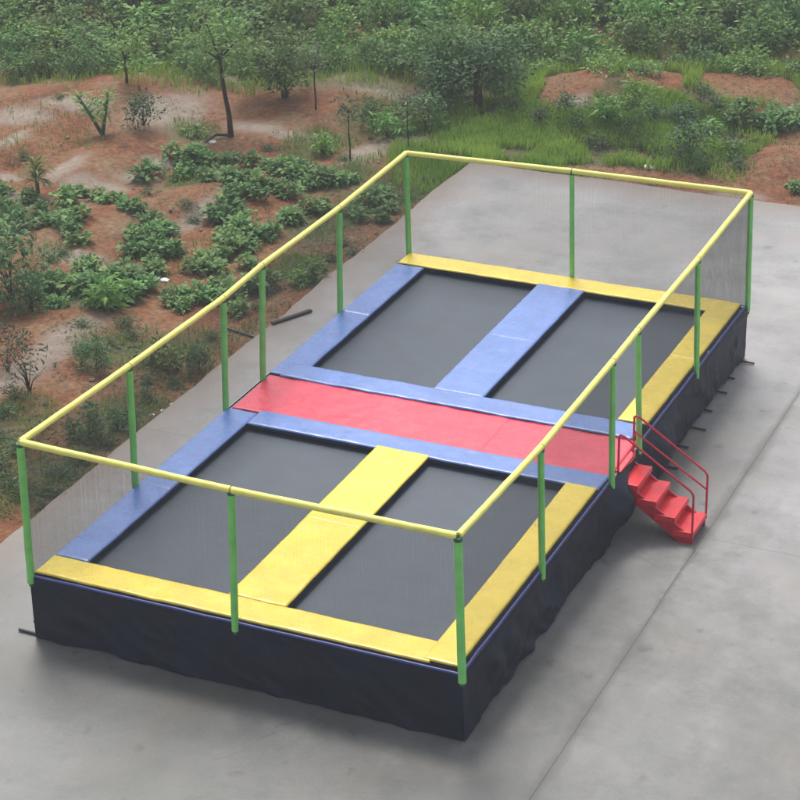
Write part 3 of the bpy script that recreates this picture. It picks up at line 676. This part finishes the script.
def tree(px, py, trunk, crown_r, crown_h, label, nl, L_, w_, lobes, seed, kind='tree', tr=.06, lean=(0, 0), low=0, cat='tree', name='tree'):
    p = at(px, py, -.08); z = soil_h(p.x, p.y)-.02
    root = empty(name, (p.x, p.y, z), label, cat); st = random.getstate()
    mb, cs = crown_mesh(nl=nl, L_=L_, w_=w_, rx=crown_r, rz=crown_h, z0=trunk*(.85 if not low else 0)+low, lobes=lobes, seed=seed, updir=.6)
    off = Vector((lean[0], lean[1], 0)); mb.v = [tuple(Vector(v)+off) for v in mb.v]
    fo = mb.build('crown', LM[kind], root, var=True)
    tk = MB(); top = off + Vector((0, 0, trunk*1.25))
    tk.tube([(0, 0, 0), off*.15+Vector((.01, 0, trunk*.33)), off*.55+Vector((-.015, .01, trunk*.7)), top], [tr*1.25, tr, tr*.85, tr*.6], 9)
    for c, cr in cs[:9]:
        e = c+off; m1 = top.lerp(e, .5)+Vector((0, 0, -.05)); tk.tube([top-Vector((0, 0, trunk*.12)), m1, e], [tr*.5, tr*.32, tr*.12], 6)
    tk_ = tk.build('trunk', BARK, root, smooth=True)
    fo.matrix_parent_inverse = tk_.matrix_parent_inverse = Matrix.Identity(4); random.setstate(st)
tree(231, 136, 1.45, .95, 1.9, 'slim tree with a straight bare brown trunk behind the crop patch', 900, .15, .06, 13, 101, tr=.052, lean=(-.18, .0))
tree(286, 106, .75, .95, 1.6, 'bushy tree with a short dark trunk right of the slim tree', 1900, .13, .06, 18, 102, tr=.07, lean=(-.3, 0), low=.18)
tree(478, 110, .8, 1.25, 1.7, 'large dense dark bush tree behind the far rail', 2600, .14, .07, 22, 103, 'dark', tr=.1, low=.1)
tree(440, 100, .7, 1.0, 1.6, 'smaller dark tree touching the left side of the dense dark one', 1400, .14, .06, 16, 104, 'tree', tr=.08, low=.15)
tree(350, 160, .9, .42, .7, 'thin sapling with a bare stem right of the crop patch', 150, .1, .04, 7, 105, 'grey', tr=.016, cat='sapling', name='sapling')
tree(408, 148, .8, .35, .6, 'thin sapling with a bare stem beside the pale path', 110, .1, .04, 6, 106, 'grey', tr=.013, cat='sapling', name='sapling')
tree(316, 118, .8, .5, 1.0, 'sparse grey sapling right of the bushy tree', 200, .11, .04, 8, 107, 'grey', tr=.02, cat='sapling', name='sapling')
tree(128, 100, .5, .5, .9, 'bright leafy sapling standing behind the V shaped one', 240, .18, .06, 9, 108, 'bright', tr=.03, cat='sapling', name='sapling')

# --- band of bushes at the back, thinning uphill beyond
random.seed(17)
HL = {'hedge': ('dark green bush in the band behind the soil', 'bushes in the band behind the soil'), 'hedgeb': ('bright green bush in the band behind the soil', 'bright bushes in the band behind the soil')}
def sec(px): return ('left end', 'left of middle', 'right of middle', 'right end')[min(3, max(0, int(px/205)))]
def band(x0, x1, y, step, kinds, s, dz=0, tagx='left'):
    px = x0
    while px < x1:
        k = random.choice(kinds); l, g = HL[k]
        put(k, px+random.uniform(-6, 6), y+random.uniform(-4, 4), s*random.uniform(.75, 1.15), s*random.uniform(.7, 1.1), '%s, %s, %s' % (l, tagx, sec(px)), 'bush', '%s, %s, %s' % (g, tagx, sec(px)))
        px += step*random.uniform(.8, 1.2)
band(-20, 250, 76, 34, ['hedge', 'hedge', 'hedgeb'], .62, tagx='front row')
band(260, 440, 72, 36, ['hedge', 'hedge', 'hedgeb'], .68, tagx='front row')
band(510, 820, 80, 36, ['hedgeb', 'hedgeb', 'hedge'], .62, tagx='front row')
for row, (yy, s) in enumerate(((58, .85), (38, 1.05), (18, 1.2), (-4, 1.35), (-28, 1.5))):
    rn = ('second', 'third', 'fourth', 'fifth', 'last')[row]
    band(-30, 850, yy, 46 if row < 3 else 52, ['hedge', 'hedge', 'hedgeb'], s, tagx='%s row' % rn)

# --- grass
def grass(name, zones, dens, h, w, label=None):
    mb = MB()
    for px, py, rx, ry, k in zones:
        c = at(px, py, -.08)
        for _ in range(int(dens*k*rx*ry*3.14)):
            a = random.uniform(0, 6.283); q = random.random()**.6; x = c.x+math.cos(a)*q*rx; y = c.y+math.sin(a)*q*ry
            if x > SX-.03 and y < SY+.08: continue
            if nz(x*1.3, y*1.3, 31)+.25 < random.uniform(-.1, .3): continue
            if is_bare(x, y): continue
            z = soil_h(x, y)-.01; hh = h*random.uniform(.4, 1.2)*(.7+.6*abs(nz(x*.9, y*.9, 12)))
            t = random.uniform(0, 6.283); dx, dy = math.cos(t), math.sin(t); ln = random.uniform(.1, .6)*hh
            ww = w*random.uniform(.6, 1.3); v = min(1, max(0, .45+.5*nz(x*.8, y*.8, 50)+random.uniform(-.25, .25)))
            i = len(mb.v); s_ = Vector((-dy, dx, 0))*ww*.5; p = Vector((x, y, z)); m1 = p+Vector((dx*ln*.35, dy*ln*.35, hh*.6)); tp = p+Vector((dx*ln, dy*ln, hh))
            mb.v += [tuple(p-s_), tuple(p+s_), tuple(m1+s_*.8), tuple(m1-s_*.8), tuple(tp)]; mb.f += [(i, i+1, i+2, i+3), (i+3, i+2, i+4)]; mb.a += [v, v]
    o = mb.build(name, GRASSM, var=True); o['kind'] = 'stuff'; o['label'] = label; o['category'] = 'grass'
Z1 = [(600,105,1.6,1.6,.8),(700,110,1.6,1.6,.6),(655,130,1.5,1.6,.8),(490,135,1.7,3.6,1),(560,148,1.9,2.4,1),(530,120,1.6,3.0,1),(620,128,1.5,2.6,.9),(690,140,1.6,2.0,.7),(740,160,1.0,1.4,.5),(600,160,1.8,1.0,.7),(475,160,.8,1.4,1),(455,150,.7,1.6,.8)]
grass('grass', Z1, 620, .26, .022, 'bright green grass growing behind the far end of the concrete')
Z2 = [(380,190,.8,1.4,.6),(330,215,.6,1.6,.5),(300,262,.6,.8,.8),(395,120,1.2,1.2,.6),(420,190,.4,1.4,.7),(195,130,.6,.6,.7),(320,145,.8,1.0,.7),(190,176,.5,.7,.7),(90,300,.8,.6,.5),(120,345,.8,.8,.5),(180,350,.6,.9,.6),
      (0,430,.7,1.3,.6),(40,480,.7,1.2,.6),(120,415,.7,1.0,.5),(350,170,.5,1.2,.5),(240,235,.8,1.2,.35),(150,262,.8,1.,.3),(40,150,1.2,1.2,.15),(75,125,2,2,.08),(60,250,.8,.5,.4),(230,345,.3,1.2,.5),(180,385,.25,1.,.5)]
grass('weedy_grass', Z2, 420, .15, .018, 'thin weedy grass scattered over the garden soil')
Z3 = [(100,68,5,2.0,.5),(300,66,5,2.0,.5),(620,72,5,2.2,.7),(760,74,3,2,.7),(430,60,4,2,.5)]
grass('rough_grass', Z3, 420, .3, .018, 'rough grass under the band of bushes at the back')

# low scruffy ground cover: countless small leaves and dry bits lying over the garden
random.seed(23)
for nm, kind, cnt, thr, sz_, lb in (('ground_cover', 'weed', 26000, .05, .05, 'low scruffy weeds covering the garden soil in patches'), ('leaf_litter', 'dry', 9000, -.1, .035, 'dry brown leaves and straw scattered on the garden soil')):
    mb = MB(); c = 0
    if kind == 'dry': LM['dry'] = leafmat('dry_leaf', (.13, .085, .045), (.34, .26, .15), .8, .15, .1)
    while c < cnt:
        px = random.uniform(-20, 820); py = random.uniform(60, 520); p = at(px, py, -.08)
        if p.x > SX-.02 and p.y < SY+.05: continue
        c += 1
        edge = max(0, .5-.5*min(1, abs(p.x-SX-.0)/2.2)) if p.x < SX else .25
        if nz(p.x*.75, p.y*.75, 60)*.8+nz(p.x*2.6, p.y*2.6, 61)*.5+edge < thr+random.uniform(0, .25): continue
        z = soil_h(p.x, p.y)+random.uniform(.0, .05 if kind == 'weed' else .01)
        leaf(mb, Vector((p.x, p.y, z)), Vector((random.uniform(-1, 1), random.uniform(-1, 1), random.uniform(-.1, .7 if kind == 'weed' else .15))), (Vector((0, 0, 1))+rv()*.5).normalized(), sz_*random.uniform(.6, 1.8), sz_*random.uniform(.25, .7), random.random())
    o = mb.build(nm, LM[kind], var=True); o['kind'] = 'stuff'; o['label'] = lb; o['category'] = 'ground cover'

# ------------------------------------------------------------------ litter, stones and planks
WOOD = mat('weathered_wood', (.10, .085, .075), rough=.85, var=.3, vscale=9); PALE = mat('pale_scrap', (.62, .62, .60), rough=.6, var=.1)
DARKW = mat('dark_wood', (.03, .026, .024), rough=.85, var=.3, vscale=9)
def plank(p, q, w, t, M, label, z=.03):
    a, c = at(*p, z), at(*q, z); d = (c-a).normalized(); s = Vector((-d.y, d.x, 0)); f = MB(); mid = (a+c)/2
    za = max(soil_h(a.x, a.y), 0 if (a.x > SX) else -9)+.012; zc = max(soil_h(c.x, c.y), 0 if (c.x > SX) else -9)+.012
    A = Vector((a.x, a.y, za)); E = Vector((c.x, c.y, zc)); K = 8; pr = None
    for k in range(K+1):
        m0 = A.lerp(E, k/K); wv = w*(1+.12*nz(k*.7, w*90)); r_ = [m0-s*wv/2, m0+s*wv/2, m0+s*wv/2+Vector((0, 0, t)), m0-s*wv/2+Vector((0, 0, t))]
        if pr:
            for j in range(4): f.face([pr[j], pr[(j+1) % 4], r_[(j+1) % 4], r_[j]])
        else: f.face(list(reversed(r_)))
        pr = r_
    f.face(pr); o = f.build('plank', M); tag(o, label, 'plank')
plank((272, 323), (311, 310), .07, .03, DARKW, 'dark narrow plank lying partly on the concrete behind the left net')
plank((226, 322), (256, 331), .05, .03, WOOD, 'short grey plank on the soil behind the paired left posts')
f = MB(); a_, c_, e_ = at(229, 133, .0), at(216, 132, .05), at(205, 138, .0)
f.tube([(q.x, q.y, soil_h(q.x, q.y)+h_) for q, h_ in ((a_, .04), (c_, .09), (e_, .03))], [.035, .03, .02], 7)
o = f.build('log', DARKW); tag(o, 'dark bent log lying at the foot of the slim tree', 'log')
def scrap(px, py, r, label, M=PALE, name='litter', grp=None, flat=.35):
    p = at(px, py, -.05); g = 0 if (p.x > SX and p.y < SY) else soil_h(p.x, p.y); p = at(px, py, g); f = bmesh.new(); bmesh.ops.create_icosphere(f, subdivisions=2, radius=r)
    k1 = random.random()*40
    for v in f.verts: v.co *= 1+.45*noise.noise(v.co*(1.6/r)+Vector((k1, 0, 0))); v.co.z *= flat
    me = bpy.data.meshes.new(name); f.to_mesh(me); f.free(); me.materials.append(M)
    o = bpy.data.objects.new(name, me); C.objects.link(o); o.location = (p.x, p.y, g+r*flat*.6); o.rotation_euler = (0, 0, k1); tag(o, label, 'stone' if name == 'stone' else 'litter', grp)
scrap(165, 281, .085, 'white scrap of litter among the crop plants above the left railing')
scrap(159, 279, .04, 'tiny white scrap beside the larger one among the crop plants')
scrap(648, 168, .11, 'white scrap of litter on the bare soil behind the far rail')
scrap(173, 405, .05, 'white scrap on the concrete edge behind the second left post')
scrap(163, 411, .04, 'small pale scrap left of the white scrap on the concrete edge')
scrap(152, 415, .035, 'tiniest pale scrap at the left end on the concrete edge')
scrap(213, 143, .09, 'pale scrap beside the dark log under the slim tree')
STONE = mat('stone', (.22, .18, .15), rough=.9, var=.25, vscale=12)
random.seed(5)
for k in range(70):
    px = random.uniform(0, 420); py = random.uniform(120, 500); p = at(px, py, -.05)
    if p.x > SX-.1: continue
    scrap(px, py, random.uniform(.02, .055), 'small clod or stone lying on the garden soil left of the concrete', STONE, 'stone', 'stones on the garden soil', .6)

# ------------------------------------------------------------------ haze
HX0, HX1, HY0, HY1, HZ0, HZ1 = -1000, 1000, -1000, 1000, -3, 22
f = MB(); f.box(HX0, HX1, HY0, HY1, HZ0, HZ1)
HM = bpy.data.materials.new('haze'); HM.use_nodes = True; n = HM.node_tree; n.nodes.clear()
ou = n.nodes.new('ShaderNodeOutputMaterial'); pv = n.nodes.new('ShaderNodeVolumePrincipled'); pv.inputs['Density'].default_value = .0014
pv.inputs['Color'].default_value = (.9, .93, .97, 1); n.links.new(pv.outputs[0], ou.inputs['Volume'])
o = f.build('haze', HM); o['kind'] = 'stuff'; o['label'] = 'thin pale haze in the air over the garden'; o['category'] = 'haze'
